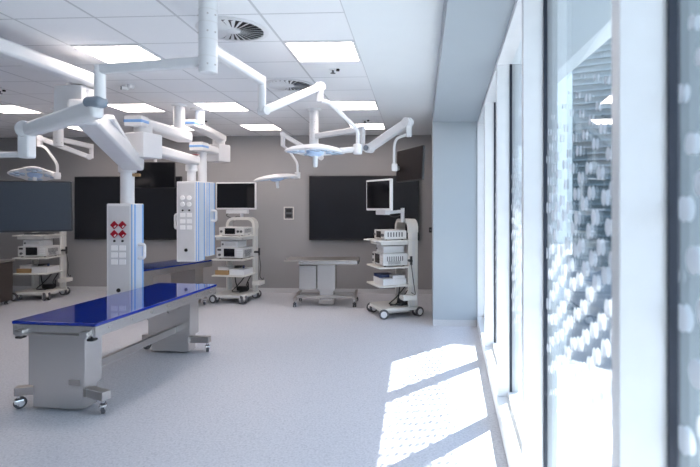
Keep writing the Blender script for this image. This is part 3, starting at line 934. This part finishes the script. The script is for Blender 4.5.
def arm_run(t, hor, post, spring, joint, sw=.075, sh=.085):
    """horizontal arm -> post -> sprung arm -> end joint"""
    MB().beam(hor[0], hor[1], .065, .075, .018).build('arm', WHITE, t, root=t)
    MB().cyl(post[0], post[1], .032, n=20, bev=.008).build('post', WHITE, t, root=t)
    sp = MB().beam(spring[0], spring[1], sw, sh, .02).build('spring_arm', WHITE2, t, root=t)
    k = MB()
    for q in spring:
        d = Vector(spring[1]) - Vector(spring[0]); n_ = Vector((d.y, -d.x, 0)).normalized()
        k.cyl(Vector(q) - n_ * (sw / 2 + .012), Vector(q) + n_ * (sw / 2 + .012), sh * .56, n=24, bev=.006)
    k.build('pivot', WHITE, sp, root=t)
    MB().beam(joint[0], joint[1], .065, .065, .015).build('end_joint', WHITE, t, root=t)

# ---- near column: one lamp to the right, one screen to the left
m0 = at(-1.166, 3.24, CH)
t = arm_column('white ceiling column with spreading arms, the nearest one beside the round vent', m0, 2.535, .059)
arm_run(t, (at(-1.15, 3.27, 2.70), at(-1.03, 4.09, 2.70)), (at(-1.03, 4.09, 2.74), at(-1.03, 4.09, 2.45)),
        (at(-1.02, 4.10, 2.46), at(-.64, 4.70, 2.80)), (at(-.64, 4.70, 2.84), at(-.64, 4.70, 2.65)), .06, .068)
MB().bend([at(-.64, 4.70, 2.67), at(-.56, 4.74, 2.665), at(-.30, 4.98, 2.44), at(-.305, 5.02, 2.26)], .021, .07).build('lamp_tube', WHITE, t, root=t)
MB().beam(at(-1.20, 3.25, 2.61), at(-1.975, 3.42, 2.61), .06, .07, .018).build('arm', WHITE, t, root=t)
MB().cyl(at(-1.97, 3.42, 2.64), at(-1.97, 3.42, 2.40), .037, n=20, bev=.008).build('post', WHITE2, t, root=t)
k = MB(); k.beam(at(-1.93, 3.40, 2.385), at(-2.07, 3.44, 2.385), .11, .075, .034); k.build('collar', COLLAR, t, root=t)
sp = MB().beam(at(-1.98, 3.42, 2.345), at(-2.74, 3.80, 2.255), .10, .13, .03, .09, .105).build('spring_arm', WHITE2, t, root=t)
q = at(-2.745, 3.80)
MB().cyl((q.x, q.y - .05, 2.26), (q.x, q.y + .05, 2.26), .062, n=26, bev=.008).build('pivot', WHITE, sp, root=t)
MB().beam(at(-2.745, 3.80, 2.24), at(-2.745, 3.80, 2.04), .09, .09, .015).build('end_joint', WHITE, t, root=t)
SM = at(-3.075, 4.13, 1.675)                # centre of the left hanging screen
MB().bend([at(-2.745, 3.80, 2.07), at(-3.10, 3.84, 2.07), at(-3.18, 3.98, 2.0), at(-3.18, 4.12, 1.75), at(-3.16, 4.20, 1.68)], .022, .06).build('screen_tube', WHITE, t, root=t)

# ---- rear column, right: lamp to the left, screen to the right
m0 = at(-1.05, 7.09, CH)
t = arm_column('white ceiling column with spreading arms in front of the right wall screen', m0, 2.50, .064)
arm_run(t, (at(-1.05, 7.13, 2.58), at(-1.05, 7.90, 2.58)), (at(-1.05, 7.90, 2.62), at(-1.05, 7.90, 2.43)),
        (at(-1.06, 7.90, 2.45), at(-1.665, 7.92, 2.82)), (at(-1.665, 7.92, 2.86), at(-1.665, 7.92, 2.63)), .06, .07)
MB().bend([at(-1.665, 7.92, 2.64), at(-1.57, 7.92, 2.57), at(-1.43, 7.90, 2.36), at(-1.43, 7.90, 2.19)], .019, .06).build('lamp_tube', WHITE, t, root=t)
arm_run(t, (at(-1.02, 7.06, 2.67), at(-.335, 6.43, 2.67)), (at(-.325, 6.43, 2.71), at(-.325, 6.43, 2.42)),
        (at(-.24, 6.40, 2.42), at(.235, 6.02, 2.69)), (at(.25, 6.0, 2.74), at(.25, 6.0, 2.51)), .085, .10)
MB().beam(at(-.36, 6.44, 2.44), at(-.22, 6.39, 2.42), .08, .08, .02).build('elbow', WHITE, t, root=t)
q = at(-.24, 6.40, 2.42)
MB().cyl(q + Vector((-.035, -.055, 0)), q + Vector((-.042, -.066, 0)), .036, n=24).build('pivot_cap', COLLAR, t, root=t)
MB().bend([at(.23, 6.0, 2.54), at(.10, 6.05, 2.50), at(.075, 6.06, 2.42), at(.075, 6.06, 2.13)], .017, .05).build('screen_tube', WHITE, t, root=t)
k = MB(); k.box(at(.08, 6.06, 2.15), (.07, .06, .09), bev=.01); k.beam(at(.08, 6.06, 2.15), at(.135, 6.27, 2.15), .05, .05, .01)
k.build('screen_mount', WHITE2, t, root=t)

# ---- rear column, left
m0 = at(-4.68, 7.10, CH)
t = arm_column('white ceiling column with spreading arms, behind the near pendant bearing box', m0, 2.53, .064)
arm_run(t, (at(-4.66, 7.14, 2.63), at(-4.70, 7.92, 2.63)), (at(-4.70, 7.92, 2.67), at(-4.70, 7.92, 2.44)),
        (at(-4.72, 7.90, 2.46), at(-5.22, 7.50, 2.70)), (at(-5.22, 7.50, 2.74), at(-5.22, 7.50, 2.57)), .06, .075)
MB().bend([at(-5.22, 7.50, 2.585), at(-5.12, 7.47, 2.565), at(-4.89, 7.40, 2.30), at(-4.895, 7.40, 2.15)], .02, .07).build('lamp_tube', WHITE, t, root=t)

# ================================================================== surgical lamps
def surgical_lamp(lab, c, R, hub, tilt=(0, 0), rz=0):
    t = thing('surgical_lamp', lab, 'surgical lamp', c, 0, 'surgical lamps')
    M = Matrix.Translation(c) @ Matrix.Rotation(tilt[0], 4, 'X') @ Matrix.Rotation(tilt[1], 4, 'Y') @ Matrix.Rotation(rz, 4, 'Z')
    mod = lambda a: .90 + .10 * math.cos(4 * a)
    prof = [(0, .060), (R * .25, .058), (R * .5, .050), (R * .75, .034), (R * .92, .012), (R, -.006), (R * .99, -.018), (R * .92, -.022), (R * .8, -.012), (R * .5, -.004), (0, -.004)]
    MB().lathe(prof, n=72, rmod=mod, M=M).build('housing', WHITE2, t, root=t)
    for i in range(4):
        for rr, off in ((.45, 0), (.68, .26), (.68, -.26), (.82, 0)):
            a = i * PI / 2 + off
            x, y = R * rr * math.cos(a), R * rr * math.sin(a)
            MB().cyl(M @ Vector((x, y, -.004)), M @ Vector((x, y, -.026)), R * .105, n=16).build('lens', LENS, t, root=t)
    MB().lathe([(0, -.002), (R * .30, -.002), (R * .27, -.035), (R * .15, -.055), (0, -.055)], n=28, M=M).build('hub', HUBBLUE, t, root=t)
    MB().lathe([(0, -.05), (.028, -.05), (.026, -.08), (.022, -.155), (.016, -.165), (0, -.166)], n=20, M=M).build('handle', WHITE2, t, root=t)
    # yoke from the rim to the carrying tube
    y = MB(); hubv = Vector(hub); cv = Vector(c); d = (hubv - cv); d.z = 0; d.normalize()
    e = M @ (M.inverted().to_3x3() @ d * R * .80)
    y.beam(e, hubv, .07, .055, .015); y.cyl(hubv + Vector((0, 0, -.05)), hubv + Vector((0, 0, .05)), .045, n=20, bev=.008)
    sd = Vector((-d.y, d.x, 0))
    for s in (-1, 1):
        y.beam(e + sd * s * .03, e - d * R * .45 + sd * s * R * .32 + Vector((0, 0, .02)), .035, .03, .008)
    y.build('yoke', WHITE, t, root=t)
    return t
surgical_lamp('near white surgical lamp with pale blue hub, under the raised arm beside the round vents', at(-.73, 5.02, 2.235), .305, at(-.305, 5.02, 2.25), (math.radians(-1), 0), math.radians(20))
surgical_lamp('white surgical lamp hanging to the upper right of the middle cart monitor', at(-1.76, 7.90, 2.13), .36, at(-1.43, 7.90, 2.17), (math.radians(2), math.radians(-6)), math.radians(10))
surgical_lamp('tilted white surgical lamp partly hidden by the left hanging screen', at(-5.24, 7.42, 2.16), .33, at(-4.895, 7.40, 2.13), (math.radians(-14), math.radians(-7)), math.radians(35))

# ================================================================== hanging screens
def heading(dx, dy):      # rotation so that local +x runs along (dx,dy) of the survey frame
    return math.atan2(dy, dx) + YAW
flat_screen('hanging_screen', SM, heading(.9, .43), .80, .432, math.radians(9), 'dark hanging screen at the left edge, held by the near arm column', 'screen', BLACK, .012, .04, None, MATTE)
flat_screen('hanging_screen', at(.262, 5.98, 2.175), heading(.282, -.65), .71, .40, math.radians(-2), 'dark hanging screen seen at an angle beside the window pier', 'screen', BLACK, .010, .03, None, mat('matte_brown_screen', (.017, .012, .012), .5, 0, .1, 3, spec=.12))
s3 = flat_screen('hanging_screen', at(-4.16, 8.85, 2.235), heading(1, -.02), .80, .46, math.radians(0), 'dark hanging screen between the near and far pendants, above the left wall screen', 'screen', BLACK, .012, .04)
p = at(-4.16, 8.85, 2.235)
MB().cyl((p.x, p.y + .08, p.z + .05), (p.x, p.y + .08, CH), .028, n=18).build('ceiling_pole', WHITE, s3, root=s3)

# ================================================================== light, sky, camera
w = bpy.data.worlds.new('World'); SC.world = w; w.use_nodes = True
N, L = w.node_tree.nodes, w.node_tree.links
bg = N['Background']
tc = N.new('ShaderNodeTexCoord'); sp = N.new('ShaderNodeSeparateXYZ'); L.new(tc.outputs['Generated'], sp.inputs[0])
rp = N.new('ShaderNodeValToRGB')
rp.color_ramp.elements[0].position = 0.0; rp.color_ramp.elements[0].color = (.78, .88, 1.0, 1)
rp.color_ramp.elements[1].position = .7; rp.color_ramp.elements[1].color = (.42, .62, .95, 1)
L.new(sp.outputs[2], rp.inputs['Fac']); L.new(rp.outputs['Color'], bg.inputs['Color'])
bg.inputs['Strength'].default_value = 1.45

sl = bpy.data.lights.new('sun', 'SUN'); sl.energy = 11; sl.angle = math.radians(.53); sl.color = (1, .97, .92)
so = bpy.data.objects.new('sun', sl); COL.objects.link(so)
hd = at(-.715, -.70); hd.z = 0; hd.normalize()
el = math.radians(48.5)
dirv = Vector((hd.x * math.cos(el), hd.y * math.cos(el), -math.sin(el)))
so.rotation_euler = dirv.to_track_quat('-Z', 'Y').to_euler(); so.location = (6, 10, 9)

cd = bpy.data.cameras.new('camera'); cam = bpy.data.objects.new('camera', cd); COL.objects.link(cam)
cam.location = (0, 0, 1.67); cam.rotation_euler = (PI / 2, 0, YAW)
cd.sensor_width = 36; cd.lens = 500 / 700 * 36
cd.shift_x = (350 - 388) / 700; cd.shift_y = -(233.5 - 207) / 700
cd.clip_start = .05; cd.clip_end = 300
cd.dof.use_dof = True; cd.dof.focus_distance = 6.0; cd.dof.aperture_fstop = 2.6
SC.camera = cam

SC.view_settings.view_transform = 'Standard'; SC.view_settings.look = 'None'
SC.view_settings.exposure = 1.42; SC.view_settings.gamma = 1; SC.view_settings.use_curve_mapping = False
cy = SC.cycles
cy.use_denoising = True
cy.max_bounces = 10; cy.diffuse_bounces = 5; cy.glossy_bounces = 5; cy.transparent_max_bounces = 12; cy.transmission_bounces = 6
cy.sample_clamp_indirect = 6
cy.caustics_reflective = False; cy.caustics_refractive = False
